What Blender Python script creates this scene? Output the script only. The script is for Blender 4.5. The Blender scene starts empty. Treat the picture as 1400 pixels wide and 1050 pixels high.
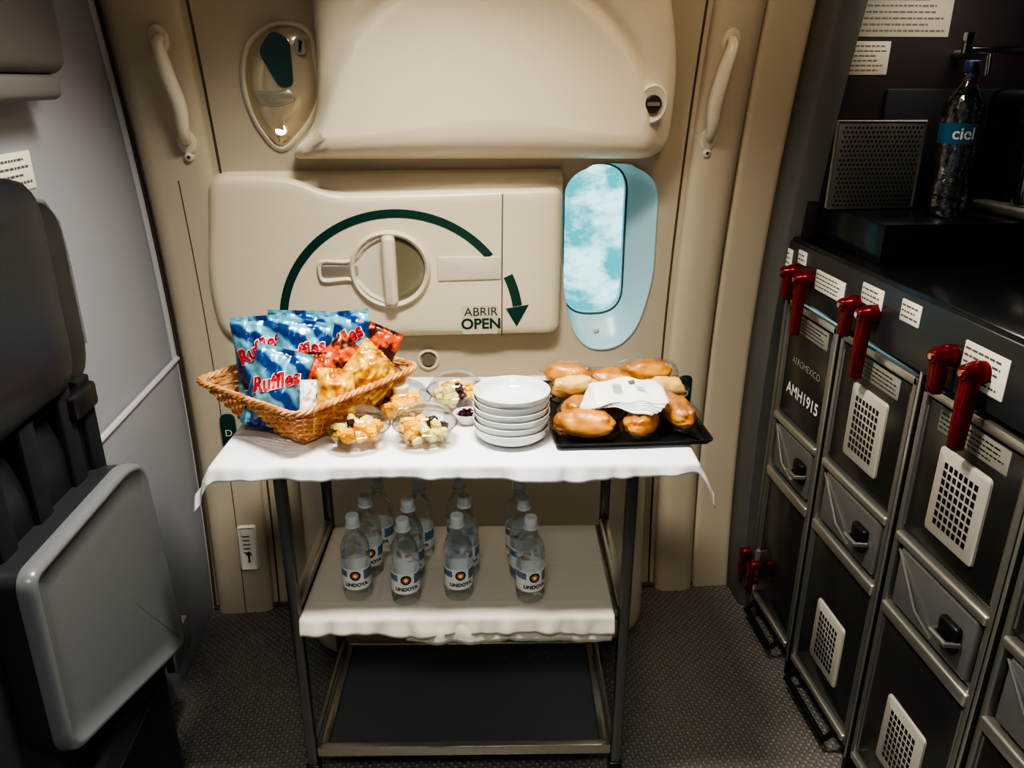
import bpy, bmesh, math, random
from mathutils import Vector, Matrix, noise
random.seed(4)
S=bpy.context.scene; COL=S.collection
pi=math.pi
# ---------------------------------------------------------------- materials
def lin(c):
    return tuple(((x/255)/12.92 if x/255<=.04045 else ((x/255+.055)/1.055)**2.4) for x in c)+(1,)
def M(name,col,rough=.5,metal=0,bump=None,var=None,trans=0,ior=1.45,coat=0,spec=.5,emit=None,sss=0):
    m=bpy.data.materials.new(name);m.use_nodes=True;nt=m.node_tree;b=nt.nodes['Principled BSDF']
    b.inputs['Base Color'].default_value=lin(col);b.inputs['Roughness'].default_value=rough
    b.inputs['Metallic'].default_value=metal;b.inputs['Transmission Weight'].default_value=trans
    b.inputs['IOR'].default_value=ior;b.inputs['Coat Weight'].default_value=coat
    b.inputs['Specular IOR Level'].default_value=spec
    if emit:
        b.inputs['Emission Color'].default_value=lin(emit[0]);b.inputs['Emission Strength'].default_value=emit[1]
    tc=None
    if bump or var:
        tc=nt.nodes.new('ShaderNodeTexCoord')
    if var:   # (color2, scale, contrast lo, hi)
        n=nt.nodes.new('ShaderNodeTexNoise');n.inputs['Scale'].default_value=var[1];n.inputs['Detail'].default_value=5
        nt.links.new(tc.outputs['Object'],n.inputs['Vector'])
        r=nt.nodes.new('ShaderNodeValToRGB');r.color_ramp.elements[0].position=var[2];r.color_ramp.elements[1].position=var[3]
        r.color_ramp.elements[0].color=lin(col);r.color_ramp.elements[1].color=lin(var[0])
        nt.links.new(n.outputs['Fac'],r.inputs['Fac']);nt.links.new(r.outputs['Color'],b.inputs['Base Color'])
    if bump:
        n=nt.nodes.new('ShaderNodeTexNoise');n.inputs['Scale'].default_value=bump[0];n.inputs['Detail'].default_value=4
        nt.links.new(tc.outputs['Object'],n.inputs['Vector'])
        bp=nt.nodes.new('ShaderNodeBump');bp.inputs['Strength'].default_value=bump[1];bp.inputs['Distance'].default_value=bump[2] if len(bump)>2 else .002
        nt.links.new(n.outputs['Fac'],bp.inputs['Height']);nt.links.new(bp.outputs['Normal'],b.inputs['Normal'])
    return m
def clearmat(name,tint,ior,rough,mixf):
    m=bpy.data.materials.new(name);m.use_nodes=True;nt=m.node_tree;b=nt.nodes['Principled BSDF']
    b.inputs['Base Color'].default_value=lin(tint);b.inputs['Transmission Weight'].default_value=1;b.inputs['IOR'].default_value=ior
    b.inputs['Roughness'].default_value=rough
    t=nt.nodes.new('ShaderNodeBsdfTransparent');t.inputs[0].default_value=lin(tint)
    mx=nt.nodes.new('ShaderNodeMixShader');mx.inputs[0].default_value=mixf
    nt.links.new(b.outputs[0],mx.inputs[1]);nt.links.new(t.outputs[0],mx.inputs[2])
    nt.links.new(mx.outputs[0],nt.nodes['Material Output'].inputs[0]);return m
def filmmat(name,tint,base=.12,rough=.06,bump=None,k=.55):
    """thin clear film: transparent + glossy by fresnel"""
    m=bpy.data.materials.new(name);m.use_nodes=True;nt=m.node_tree;nt.nodes.remove(nt.nodes['Principled BSDF'])
    t=nt.nodes.new('ShaderNodeBsdfTransparent');t.inputs[0].default_value=lin(tint)
    g=nt.nodes.new('ShaderNodeBsdfGlossy');g.inputs['Roughness'].default_value=rough
    lw=nt.nodes.new('ShaderNodeLayerWeight');lw.inputs['Blend'].default_value=.35
    ma=nt.nodes.new('ShaderNodeMath');ma.operation='MULTIPLY_ADD';ma.inputs[1].default_value=k;ma.inputs[2].default_value=base
    mx=nt.nodes.new('ShaderNodeMixShader');nt.links.new(lw.outputs['Fresnel'],ma.inputs[0]);nt.links.new(ma.outputs[0],mx.inputs[0])
    nt.links.new(t.outputs[0],mx.inputs[1]);nt.links.new(g.outputs[0],mx.inputs[2])
    if bump:
        tc=nt.nodes.new('ShaderNodeTexCoord');n=nt.nodes.new('ShaderNodeTexNoise');n.inputs['Scale'].default_value=bump[0]
        nt.links.new(tc.outputs['Object'],n.inputs['Vector']);bp=nt.nodes.new('ShaderNodeBump');bp.inputs['Strength'].default_value=bump[1];bp.inputs['Distance'].default_value=.004
        nt.links.new(n.outputs['Fac'],bp.inputs['Height']);nt.links.new(bp.outputs['Normal'],g.inputs['Normal']);nt.links.new(bp.outputs['Normal'],lw.inputs['Normal'])
    nt.links.new(mx.outputs[0],nt.nodes['Material Output'].inputs[0]);return m

m_liner=M('door_liner_plastic',(224,213,190),.34,bump=(420,.12,.0006))
m_wall=M('wall_liner_plastic',(192,182,162),.4,bump=(420,.12,.0006))
m_left=M('partition_laminate',(152,154,163),.5,bump=(300,.15,.0006))
m_ridge=M('partition_trim',(180,181,186),.35)
m_seam=M('seam_dark',(84,76,64),.7)
m_shade=M('bezel_plastic',(214,206,188),.3)
m_steelh=M('handle_metal',(190,186,172),.3,.7)
m_green=M('marking_green',(5,62,52),.45)
m_label=M('placard_white',(225,222,212),.5)
m_labelc=M('placard_cream',(208,198,176),.5)
m_ltext=M('placard_ink',(95,90,84),.6)
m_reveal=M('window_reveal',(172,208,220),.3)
m_black=M('black_plastic',(20,20,22),.4)
m_dark=M('galley_dark_panel',(50,44,44),.38,bump=(200,.1,.0005))
m_cartp=M('cart_dark_panel',(42,40,39),.22,bump=(30,.08,.0008),spec=.7)
m_fascia=M('galley_fascia',(48,50,53),.28)
m_counter=M('galley_counter',(26,27,30),.2)
m_alu=M('brushed_aluminium',(190,188,180),.3,.85,bump=(90,.1,.0006))
m_alud=M('dull_aluminium',(142,141,136),.4,.75)
m_vent=M('vent_plate',(196,192,180),.4,.3)
m_cartbox=M('cart_latch_box',(112,111,110),.34,.3)
m_red=M('red_anodised',(120,12,8),.2,.55)
m_colm=M('galley_column',(94,94,94),.45)
m_leather=M('black_leather',(32,33,37),.38,bump=(140,.35,.001))
m_strap=M('strap_webbing',(18,19,22),.8)
m_shell=M('seat_shell_grey',(104,105,108),.25,bump=(250,.1,.0005))
m_shell2=M('seat_shell_dark',(46,47,50),.4)
m_box=M('overhead_unit_grey',(84,82,80),.5)
m_cloth=M('white_tablecloth',(222,221,224),.85,bump=(700,.25,.0006))
m_cloth2=M('cream_shelf_cloth',(206,200,188),.9,bump=(700,.25,.0006))
m_frame=M('trolley_frame_metal',(112,112,112),.28,.8)
m_framel=M('trolley_trim_metal',(172,168,158),.3,.8)
m_shelf=M('trolley_shelf_laminate',(84,88,94),.36)
m_wheel=M('caster_rubber',(24,24,24),.7)
m_white=M('bowl_porcelain',(212,215,214),.15,coat=.4)
m_bottle=clearmat('bottle_pet_water',(250,252,252),1.28,.02,.55)
m_cap=M('bottle_cap',(205,212,216),.35)
m_lab1=M('bottle_label_white',(228,232,232),.4)
m_lab2=M('bottle_label_blue',(96,128,154),.4)
m_lab3=M('bottle_label_orange',(214,110,40),.4)
m_ink=M('print_navy',(14,20,42),.5)
m_film=filmmat('clear_plastic_cup',(250,251,251),.05,.05,None,.55)
m_wrap=filmmat('clear_wrap',(254,252,248),.015,.07,(80,1.0),.30)
m_pine=M('pineapple',(240,158,0),.4,var=((252,206,36),60,.3,.7),coat=.3)
m_melon=M('melon',(226,214,140),.4,coat=.3)
m_grape=M('grape',(50,14,30),.2,coat=.6)
m_cream=M('cream_cup',(226,220,200),.4)
m_bread=M('bread_crust',(128,66,12),.5,var=((222,156,60),13,.32,.62),bump=(60,.35,.002),coat=.15)
m_breadp=M('bread_pale',(214,168,86),.5,var=((236,208,142),30,.35,.7),coat=.2)
m_traym=M('black_tray',(22,22,24),.35)
m_napkin=M('napkin_paper',(228,227,223),.85)
m_wicker=M('wicker_cane',(172,104,54),.5,var=((224,172,114),30,.3,.7))
m_gold=M('gold_wrapper',(160,92,4),.3,.1,var=((244,196,54),30,.38,.60),bump=(60,.5,.003),coat=.5)
m_orange=M('orange_packet',(206,76,10),.35,.1,var=((60,22,10),36,.45,.55),coat=.4)
m_ltxtred=M('bag_print_red',(196,10,24),.35)
m_ltxtwhite=M('bag_print_white',(240,240,245),.35)
m_lens=M('convex_mirror',(206,192,164),.22,.5)
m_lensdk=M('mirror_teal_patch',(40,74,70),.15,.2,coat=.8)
m_led=M('small_lamp',(255,240,215),.4,emit=((255,236,205),8))
m_lampd=M('ceiling_lamp_diffuser',(255,250,240),.5,emit=((255,240,215),3))
m_ceil=M('ceiling_panel',(190,188,183),.6)
m_rear=M('rear_wall_panel',(110,110,112),.6)
m_chrome=M('chrome',(210,210,210),.12,1)

m_bag=bpy.data.materials.new('chip_bag_foil');m_bag.use_nodes=True
nt=m_bag.node_tree;b=nt.nodes['Principled BSDF'];tc=nt.nodes.new('ShaderNodeTexCoord')
w=nt.nodes.new('ShaderNodeTexWave');w.wave_type='BANDS';w.bands_direction='DIAGONAL';w.inputs['Scale'].default_value=7;w.inputs['Distortion'].default_value=5;w.inputs['Detail'].default_value=1.2;w.inputs['Detail Scale'].default_value=2
r=nt.nodes.new('ShaderNodeValToRGB');r.color_ramp.elements[0].color=lin((16,62,128));r.color_ramp.elements[0].position=.25
r.color_ramp.elements[1].color=lin((116,186,214));r.color_ramp.elements[1].position=.75
nt.links.new(tc.outputs['Object'],w.inputs['Vector']);nt.links.new(w.outputs['Fac'],r.inputs['Fac']);nt.links.new(r.outputs['Color'],b.inputs['Base Color'])
b.inputs['Roughness'].default_value=.26;b.inputs['Metallic'].default_value=.3;b.inputs['Coat Weight'].default_value=.4
# rubber stud floor
m_floor=bpy.data.materials.new('studded_rubber_floor');m_floor.use_nodes=True
nt=m_floor.node_tree;b=nt.nodes['Principled BSDF'];tc=nt.nodes.new('ShaderNodeTexCoord')
mp=nt.nodes.new('ShaderNodeMapping');mp.inputs['Rotation'].default_value=(0,0,pi/4);nt.links.new(tc.outputs['Object'],mp.inputs['Vector'])
vo=nt.nodes.new('ShaderNodeTexVoronoi');vo.voronoi_dimensions='2D';vo.inputs['Randomness'].default_value=0;vo.inputs['Scale'].default_value=66
nt.links.new(mp.outputs[0],vo.inputs['Vector'])
mr=nt.nodes.new('ShaderNodeMapRange');mr.inputs[1].default_value=.42;mr.inputs[2].default_value=.24;mr.interpolation_type='SMOOTHSTEP'
nt.links.new(vo.outputs['Distance'],mr.inputs[0])
bp=nt.nodes.new('ShaderNodeBump');bp.inputs['Strength'].default_value=.9;bp.inputs['Distance'].default_value=.004
nt.links.new(mr.outputs[0],bp.inputs['Height']);nt.links.new(bp.outputs[0],b.inputs['Normal'])
nz=nt.nodes.new('ShaderNodeTexNoise');nz.inputs['Scale'].default_value=3;nt.links.new(tc.outputs['Object'],nz.inputs['Vector'])
r=nt.nodes.new('ShaderNodeValToRGB');r.color_ramp.elements[0].color=lin((126,123,119));r.color_ramp.elements[1].color=lin((146,142,134))
nt.links.new(nz.outputs['Fac'],r.inputs['Fac'])
mx=nt.nodes.new('ShaderNodeMix');mx.data_type='RGBA';mx.inputs[6].default_value=lin((112,109,105))
nt.links.new(mr.outputs[0],mx.inputs[0]);nt.links.new(r.outputs['Color'],mx.inputs[7]);nt.links.new(mx.outputs[2],b.inputs['Base Color']);b.inputs['Roughness'].default_value=.32

# ---------------------------------------------------------------- geometry helpers
class B:
    def __init__(s): s.v=[];s.f=[];s.mi=[];s.mats=[]
    def add(s,vf,mat,T=None):
        v,f=vf
        if mat not in s.mats:s.mats.append(mat)
        k=s.mats.index(mat);o=len(s.v)
        for p in v:
            p=Vector(p)
            s.v.append(T@p if T is not None else p)
        for q in f: s.f.append([i+o for i in q]);s.mi.append(k)
        return s
    def obj(s,name,parent=None,ang=38,smooth=True):
        me=bpy.data.meshes.new(name);me.from_pydata([tuple(p) for p in s.v],[],s.f)
        for m in s.mats: me.materials.append(m)
        me.polygons.foreach_set('material_index',s.mi)
        bm=bmesh.new();bm.from_mesh(me);bmesh.ops.remove_doubles(bm,verts=bm.verts,dist=2e-6)
        bmesh.ops.recalc_face_normals(bm,faces=bm.faces);bm.to_mesh(me);bm.free()
        if smooth:
            me.shade_smooth()
            if ang<180: me.set_sharp_from_angle(angle=math.radians(ang))
        o=bpy.data.objects.new(name,me);COL.objects.link(o)
        if parent:o.parent=parent
        return o
def empty(name,loc=(0,0,0),rz=0):
    o=bpy.data.objects.new(name,None);o.empty_display_size=.05;COL.objects.link(o);o.location=loc;o.rotation_euler=(0,0,rz);return o
def rbox(c,s,r=.004,seg=2):
    bm=bmesh.new();bmesh.ops.create_cube(bm,size=1)
    for v in bm.verts: v.co=Vector((v.co.x*s[0]+c[0],v.co.y*s[1]+c[1],v.co.z*s[2]+c[2]))
    r=min(r,min(s)*.49)
    if r>0: bmesh.ops.bevel(bm,geom=bm.edges[:],offset=r,segments=seg,profile=.5,affect='EDGES')
    bm.verts.index_update()
    v=[p.co.copy() for p in bm.verts];f=[[q.index for q in g.verts] for g in bm.faces];bm.free();return v,f
def bx(x0,x1,y0,y1,z0,z1,r=.003,seg=2):
    return rbox(((x0+x1)/2,(y0+y1)/2,(z0+z1)/2),(abs(x1-x0),abs(y1-y0),abs(z1-z0)),r,seg)
def lathe(pr,n=24,c=(0,0,0)):
    v=[];f=[]
    for (r,z) in pr:
        for i in range(n):
            a=2*pi*i/n;v.append((c[0]+r*math.cos(a),c[1]+r*math.sin(a),c[2]+z))
    for k in range(len(pr)-1):
        for i in range(n):
            j=(i+1)%n;f.append([k*n+i,k*n+j,(k+1)*n+j,(k+1)*n+i])
    return v,f
def tube(pts,r,n=8,closed=False):
    pts=[Vector(p) for p in pts];N=len(pts);v=[];f=[]
    up=None
    for i,p in enumerate(pts):
        if closed: t=pts[(i+1)%N]-pts[i-1]
        else: t=pts[min(i+1,N-1)]-pts[max(i-1,0)]
        t.normalize()
        if up is None:
            up=t.orthogonal().normalized()
        else:
            up=(up-t*up.dot(t))
            up=up.normalized() if up.length>1e-6 else t.orthogonal().normalized()
        s=t.cross(up);rr=r[i] if isinstance(r,(list,tuple)) else r
        for k in range(n):
            a=2*pi*k/n;v.append(p+up*math.cos(a)*rr+s*math.sin(a)*rr)
    for i in range(N if closed else N-1):
        j=(i+1)%N
        for k in range(n):
            l=(k+1)%n;f.append([i*n+k,i*n+l,j*n+l,j*n+k])
    if not closed: f.append(list(range(n))[::-1]);f.append([(N-1)*n+k for k in range(n)])
    return v,f
def rpoly(pts,rad,seg=8):
    """closed 2d polygon with rounded corners"""
    out=[];N=len(pts)
    for i in range(N):
        p=Vector(pts[i]);a=Vector(pts[i-1])-p;c=Vector(pts[(i+1)%N])-p
        r=rad[i] if isinstance(rad,(list,tuple)) else rad
        d=min(r,a.length*.49,c.length*.49);a=p+a.normalized()*d;c=p+c.normalized()*d
        if r<=0: out.append(tuple(p));continue
        for k in range(seg+1):
            t=k/seg;q=a*(1-t)**2+p*2*t*(1-t)+c*t*t;out.append((q.x,q.y))
    return out
def densify(o,step=.03):
    out=[]
    for i in range(len(o)):
        a=Vector(o[i]);b=Vector(o[(i+1)%len(o)]);n=max(1,int((b-a).length/step))
        for k in range(n): q=a+(b-a)*k/n;out.append((q.x,q.y))
    return out
def circ(cx,cz,r,n=32,rz=None): return [(cx+r*math.cos(2*pi*i/n),cz+(rz or r)*math.sin(2*pi*i/n)) for i in range(n)]
def area(o): return sum(o[i-1][0]*o[i][1]-o[i][0]*o[i-1][1] for i in range(len(o)))/2
def inset(o,d):
    if d==0:return list(o)
    s=1 if area(o)>0 else -1;out=[];N=len(o)
    for i in range(N):
        a=Vector(o[i])-Vector(o[i-1]);b=Vector(o[(i+1)%N])-Vector(o[i])
        if a.length<1e-9:a=b
        if b.length<1e-9:b=a
        n1=Vector((-a.y,a.x)).normalized()*s;n2=Vector((-b.y,b.x)).normalized()*s
        n=(n1+n2);n=n.normalized() if n.length>1e-6 else n1
        k=max(.5,n.dot(n1));out.append((o[i][0]+n.x*d/k,o[i][1]+n.y*d/k))
    return out
def radin(o,d,c):
    out=[]
    for x,z in o:
        v=Vector((x-c[0],z-c[1]));L=v.length;v*=(max(.0,L-d)/L);out.append((c[0]+v.x,c[1]+v.y))
    return out
def plate(o,prof,mp,fan=0,cap=True,centre=None,radial=False):
    """rings of inset outline with given offset; fan>0 -> polar fill"""
    v=[];f=[];N=len(o)
    rings=[((radin(o,d,centre) if radial else inset(o,d)),off) for d,off in prof]
    off=prof[-1][1];base=rings[-1][0]
    cx,cz=centre if centre else (sum(p[0] for p in base)/N,sum(p[1] for p in base)/N)
    for k in range(1,fan):
        s=1-k/fan;rings.append(([(cx+(x-cx)*s,cz+(z-cz)*s) for x,z in base],off))
    for pts,of in rings:
        for x,z in pts: v.append(mp(x,z,of))
    for k in range(len(rings)-1):
        for i in range(N):
            j=(i+1)%N;f.append([k*N+i,k*N+j,(k+1)*N+j,(k+1)*N+i])
    l=(len(rings)-1)*N
    if fan:
        v.append(mp(cx,cz,off));c=len(v)-1
        for i in range(N): f.append([l+i,l+(i+1)%N,c])
    elif cap: f.append([l+i for i in range(N)])
    return v,f
def strip(pa,pb,mp,off):
    v=[mp(x,z,off) for x,z in pa]+[mp(x,z,off) for x,z in pb];n=len(pa)
    return v,[[i,i+1,n+i+1,n+i] for i in range(n-1)]
def text(s,size,x,z,mp,off,align='CENTER',shear=0,rot=0,bold=0,sx=1):
    cu=bpy.data.curves.new('t','FONT');cu.body=s;cu.size=size;cu.align_x=align;cu.align_y='CENTER';cu.shear=shear;cu.offset=bold
    o=bpy.data.objects.new('t',cu);COL.objects.link(o);dg=bpy.context.evaluated_depsgraph_get()
    me=bpy.data.meshes.new_from_object(o.evaluated_get(dg));c,sn=math.cos(rot),math.sin(rot)
    v=[];f=[list(p.vertices) for p in me.polygons]
    for p in me.vertices:
        a=p.co.x*sx;bb=p.co.y;v.append(mp(x+a*c-bb*sn,z+a*sn+bb*c,off))
    bpy.data.objects.remove(o);bpy.data.curves.remove(cu);bpy.data.meshes.remove(me);return v,f
def quad(x0,z0,x1,z1,mp,off): return [mp(x0,z0,off),mp(x1,z0,off),mp(x1,z1,off),mp(x0,z1,off)],[[0,1,2,3]]
def placard(Bd,x0,z0,x1,z1,mp,off=.0015,lines=4,mat=None,ink=None):
    o=rpoly([(x0,z0),(x1,z0),(x1,z1),(x0,z1)],.003,3)
    Bd.add(plate(o,[(0,0),(0,off),(.0004,off+.0003)],mp),mat or m_label)
    if not lines:return
    s=1 if x1>x0 else -1;wid=abs(x1-x0)-.008;h=(z1-z0)/(lines+1)
    for i in range(lines):
        zc=z1-h*(i+1);x=.004;lim=wid*random.uniform(.75,1)
        while x<lim:
            l=min(random.uniform(.006,.016),lim-x+.002);Bd.add(quad(x0+s*x,zc-h*.16,x0+s*(x+l),zc+h*.16,mp,off+.0008),ink or m_ltext);x+=l+.003

# ---------------------------------------------------------------- room shell
def Yw(z): return 2.23-.12*(z-.6)**2
def wm(x,z,off): return (x,Yw(z)-off,z)
XL=-.79; XG=.945; H=2.2
def grid(xs,zs,fn,skip=None):
    v=[fn(x,z) for z in zs for x in xs];n=len(xs);f=[]
    for j in range(len(zs)-1):
        for i in range(n-1):
            if skip and skip((xs[i]+xs[i+1])/2,(zs[j]+zs[j+1])/2):continue
            f.append([j*n+i,j*n+i+1,(j+1)*n+i+1,(j+1)*n+i])
    return v,f
def lsp(a,b,n): return [a+(b-a)*i/n for i in range(n+1)]
WX0,WX1,WZ0,WZ1=.31,.65,.80,1.41
def inwin(x,z): return WX0<x<WX1 and WZ0<z<WZ1
Bd=B();xs=sorted(set([round(q,4) for q in lsp(XL-.02,.97,44)]+[WX0,WX1]));zs=sorted(set([round(q,4) for q in lsp(0,H,55)]+[WZ0,WZ1]))
Bd.add(grid(xs,zs,lambda x,z:wm(x,z,0),inwin),m_wall)
wi=densify(rpoly([(.342,1.385),(.524,1.385),(.540,.930),(.355,.930)],[.085,.085,.085,.085],10),.015)
N=len(wi);wcx,wcz=.44,1.15
def outw(s):
    o=[]
    for x,z in wi:
        X=.328+(x-.342)/.19*.275;Z=z+(z-1.38)*.20 if z<1.38 else z+.006
        t=max(0,min(1,(1.10-Z)/.26));X=X+(.452-X)*.42*t**1.6
        o.append((x+(X-x)*s,z+(Z-z)*s))
    return o
def rectproj(p):
    dx=p[0]-wcx;dz=p[1]-wcz;k=1e9
    if dx>1e-6:k=min(k,(WX1-wcx)/dx)
    if dx<-1e-6:k=min(k,(WX0-wcx)/dx)
    if dz>1e-6:k=min(k,(WZ1-wcz)/dz)
    if dz<-1e-6:k=min(k,(WZ0-wcz)/dz)
    return (wcx+dx*k,wcz+dz*k)
po=outw(1.03);pr_=[rectproj(p) for p in po]
for cxy in ((WX0,WZ0),(WX1,WZ0),(WX0,WZ1),(WX1,WZ1)):
    k=min(range(N),key=lambda i:(pr_[i][0]-cxy[0])**2+(pr_[i][1]-cxy[1])**2);pr_[k]=cxy
mid=[((a[0]+b_[0])/2,(a[1]+b_[1])/2) for a,b_ in zip(po,pr_)]
v=[wm(x,z,0) for x,z in po+mid+pr_];f=[]
for k in range(2):
    for i in range(N):
        j=(i+1)%N;f.append([k*N+i,k*N+j,(k+1)*N+j,(k+1)*N+i])
Bd.add((v,f),m_wall)
Bd.obj('wall_far',ang=180)
Bd=B();Bd.add(bx(XL-.03,1.56,-1.2,2.3,-.05,0,0),m_floor);Bd.obj('floor',smooth=False)
Bd=B();Bd.add(bx(XL-.03,1.56,-1.2,2.3,H,H+.04,0),m_ceil);Bd.obj('ceiling',smooth=False)
Bd=B();Bd.add(bx(XL-.03,1.56,-1.24,-1.2,0,H,0),m_rear);Bd.obj('wall_back',smooth=False)
Bd=B();Bd.add(bx(1.53,1.56,-1.2,2.25,0,H,0),m_rear);Bd.obj('wall_right',smooth=False)
Bd=B()
def lw(t,z):
    y=-1.2+(Yw(z)-.004+1.2)*t
    return (XL+(.012 if z<.845 else 0),y,z)
Bd.add(grid(lsp(0,1,40),[0,.2,.4,.6,.8,.84,.85]+lsp(.9,H,26),lambda t,z:lw(t,z)),m_left)
Bd.obj('wall_left',ang=30)
Bd=B()
Bd.add(tube([(XL+.012,y,.85) for y in lsp(.6,2.215,20)],.008,8),m_ridge)
Bd.obj('trim_1')
Bd=B()
Bd.add(tube([(XL+.004,Yw(z)-.012,z) for z in lsp(.0,H,40)],.010,8),m_ridge)
Bd.add(tube([(XL+.016,Yw(z)-.004,z) for z in lsp(.0,H,40)],.005,6),m_seam)
Bd.obj('trim_2')
Bd=B()
Bd.add(tube([(x,Yw(0)-.006,.006) for x in lsp(XL,XG,20)],.008,6),m_seam)
Bd.obj('baseboard_far')

# ---------------------------------------------------------------- aircraft door (mounted on far wall)
door=empty('door_1',(0,2.2,0))
def dobj(Bd,name,ang=38):
    o=Bd.obj(name,None,ang);o.parent=door;o.matrix_parent_inverse=Matrix.Translation((0,-2.2,0));return o
def column(x0,x1,off,rad,mat,z0=0,z1=H):
    xs=[x0,x0+.0005]+[x0+rad*(1-math.cos(a)) for a in lsp(.3,pi/2,5)]+[x1-rad*(1-math.cos(a)) for a in lsp(pi/2,.3,5)]+[x1-.0005,x1]
    os=[0,off*.35]+[off*(.35+.65*math.sin(a)) for a in lsp(.3,pi/2,5)]+[off*(.35+.65*math.sin(a)) for a in lsp(pi/2,.3,5)]+[off*.35,0]
    zz=lsp(z0,z1,44);v=[wm(x,z,o) for z in zz for x,o in zip(xs,os)];n=len(xs)
    return v,[[j*n+i,j*n+i+1,(j+1)*n+i+1,(j+1)*n+i] for j in range(len(zz)-1) for i in range(n-1)]
Bd=B();Bd.add(column(-.760,-.588,.034,.045,m_wall),m_wall);Bd.add(column(.672,.80,.040,.05,m_wall),m_wall);Bd.add(column(.803,.93,.022,.02,m_wall),m_wall)
dobj(Bd,'surround_columns',60)
Bd=B()
for x in (-.572,.657):
    Bd.add(tube([wm(x,z,.0) for z in lsp(0,H,44)],.0032,6),m_seam)
Bd.add(tube([wm(-.672,z,.0345) for z in lsp(.0,1.36,30)],.0013,6),m_seam)
dobj(Bd,'door_seams')
P=.050
# back tray of the panel runs full height, the raised face steps down right of its upper-left shoulder
mb=densify(rpoly([(-.60,1.374),(.327,1.374),(.332,.905),(-.64,.905),(-.655,1.08)],[.05,.02,.03,.07,.3],8),.025)
mo=densify(rpoly([(-.598,1.372),(-.400,1.372),(-.300,1.326),(.324,1.332),(.330,.907),(-.638,.907),(-.653,1.08)],[.05,.06,.07,.03,.03,.07,.3],8),.02)
Bd=B()
Bd.add(plate(mb,[(-.004,0),(0,.010),(.002,.018),(.006,.022)],wm,8,centre=(-.15,1.13)),m_liner)
Bd.add(plate(mo,[(0,.012),(.001,.028),(.007,.038),(.016,.046),(.030,P)],wm,10,centre=(-.15,1.12),radial=True),m_liner)
dobj(Bd,'operating_panel',60)
Bd=B()
Bd.add(tube([wm(.160,z,P+.0003) for z in lsp(.908,1.318,16)],.0016,6),m_seam)
cx,cz=-.130,.945
def arc(r0,r1,a0,a1,n=48):
    A=[math.radians(a) for a in lsp(a0,a1,n)];return [(cx+r0*math.cos(a),cz+r0*math.sin(a)) for a in A],[(cx+r1*math.cos(a),cz+r1*math.sin(a)) for a in A]
pm=lambda x,z,o:wm(x,z,P+o)
pa,pb=arc(.313,.336,177,38);Bd.add(strip(pa,pb,pm,.0012),m_green)
pa,pb=arc(.325,.352,25,9,14);Bd.add(strip(pa,pb,pm,.0012),m_green)
a=math.radians(9);Bd.add(([pm(cx+.305*math.cos(a),cz+.305*math.sin(a)-.002,.0014),pm(cx+.372*math.cos(a),cz+.372*math.sin(a)-.002,.0014),pm(.203,.935,.0014)],[[0,1,2]]),m_green)
Bd.add(plate(rpoly([(.045,.915),(.150,.915),(.150,1.003),(.045,1.003)],.006,3),[(0,0),(.0003,.001)],pm),m_labelc)
Bd.add(text('ABRIR',.036,.100,.982,pm,.002),m_green);Bd.add(text('OPEN',.044,.100,.945,pm,.002,bold=.0012),m_green)
dobj(Bd,'panel_markings',20)
hm=pm;hc=(-.149,1.113)
Bd=B()
strp=rpoly([(-.02,1.078),(.157,1.080),(.157,1.145),(-.02,1.147)],.006,4)
Bd.add(plate(strp,[(0,0),(.001,.004),(.004,.005)],hm),m_shade)
tab=rpoly([(-.347,1.075),(-.25,1.085),(-.22,1.04),(-.14,1.00),(-.14,1.226),(-.22,1.186),(-.25,1.141),(-.347,1.148)],[.03,.04,.04,.03,.03,.04,.04,.03],8)
Bd.add(plate(tab,[(0,0),(.001,.006),(.005,.010),(.010,.008),(.014,.002)],hm),m_shade)
Bd.add(plate(circ(*hc,.112,48),[(0,0),(.002,.010),(.008,.016),(.014,.012),(.018,-.006)],hm,cap=False),m_shade)
dobj(Bd,'handle_bezel',50)
Bd=B()
Bd.add(plate(circ(*hc,.095,48),[(0,.0),(.004,-.006+.008),(.02,.002)],hm),M('handle_dish',(128,125,104),.3,.4))
bar=rpoly([(-.168,1.012),(-.130,1.012),(-.130,1.214),(-.168,1.214)],.018,6)
Bd.add(plate(bar,[(0,.0),(.001,.026),(.005,.034),(.012,.037)],hm),m_shade)
Bd.add(plate(rpoly([(-.345,1.092),(-.235,1.092),(-.235,1.133),(-.345,1.133)],.015,5),[(0,.0),(.003,.004),(.007,.006)],hm),m_steelh)
dobj(Bd,'rotary_handle',50)
# upper slide cover bulge with soft raised arch
bo=densify(rpoly([(-.392,1.412),(.597,1.405),(.600,1.62),(.535,1.86),(.42,2.06),(-.12,2.06),(-.28,1.86),(-.29,1.62),(-.305,1.50)],[.045,.08,.2,.2,.1,.1,.2,.1,.12],8),.016)
Q=.112
def bmap(x,z,o):
    e=math.sqrt(((x-.12)/.425)**2+((z-1.38)/.445)**2);t=max(0,min(1,(1.02-e)/.05));t=t*t*(3-2*t)
    g=math.exp(-((e-1.04)/.03)**2)
    k=max(0,min(1,(o-.070)/.03));return wm(x,z,o+(.016*t-.016*g)*k)
Bd=B()
Bd.add(plate(bo,[(0,-.02),(0,.02),(.002,.045),(.008,.068),(.020,.086),(.040,.099),(.065,.107),(.10,Q)],bmap,90,centre=(.13,1.74),radial=True),m_liner)
dobj(Bd,'slide_cover',80)
Bd=B();km=lambda x,z,o:wm(x,z,.116+o)
kc=(.522,1.545)
Bd.add(plate(circ(*kc,.040,32,.048),[(0,-.036),(.001,.002),(.006,.005),(.012,.002)],km),m_shade)
Bd.add(plate(circ(*kc,.022,32),[(0,0),(.001,.010),(.003,.012)],km),M('knob_dark',(84,80,72),.3,.6))
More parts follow.
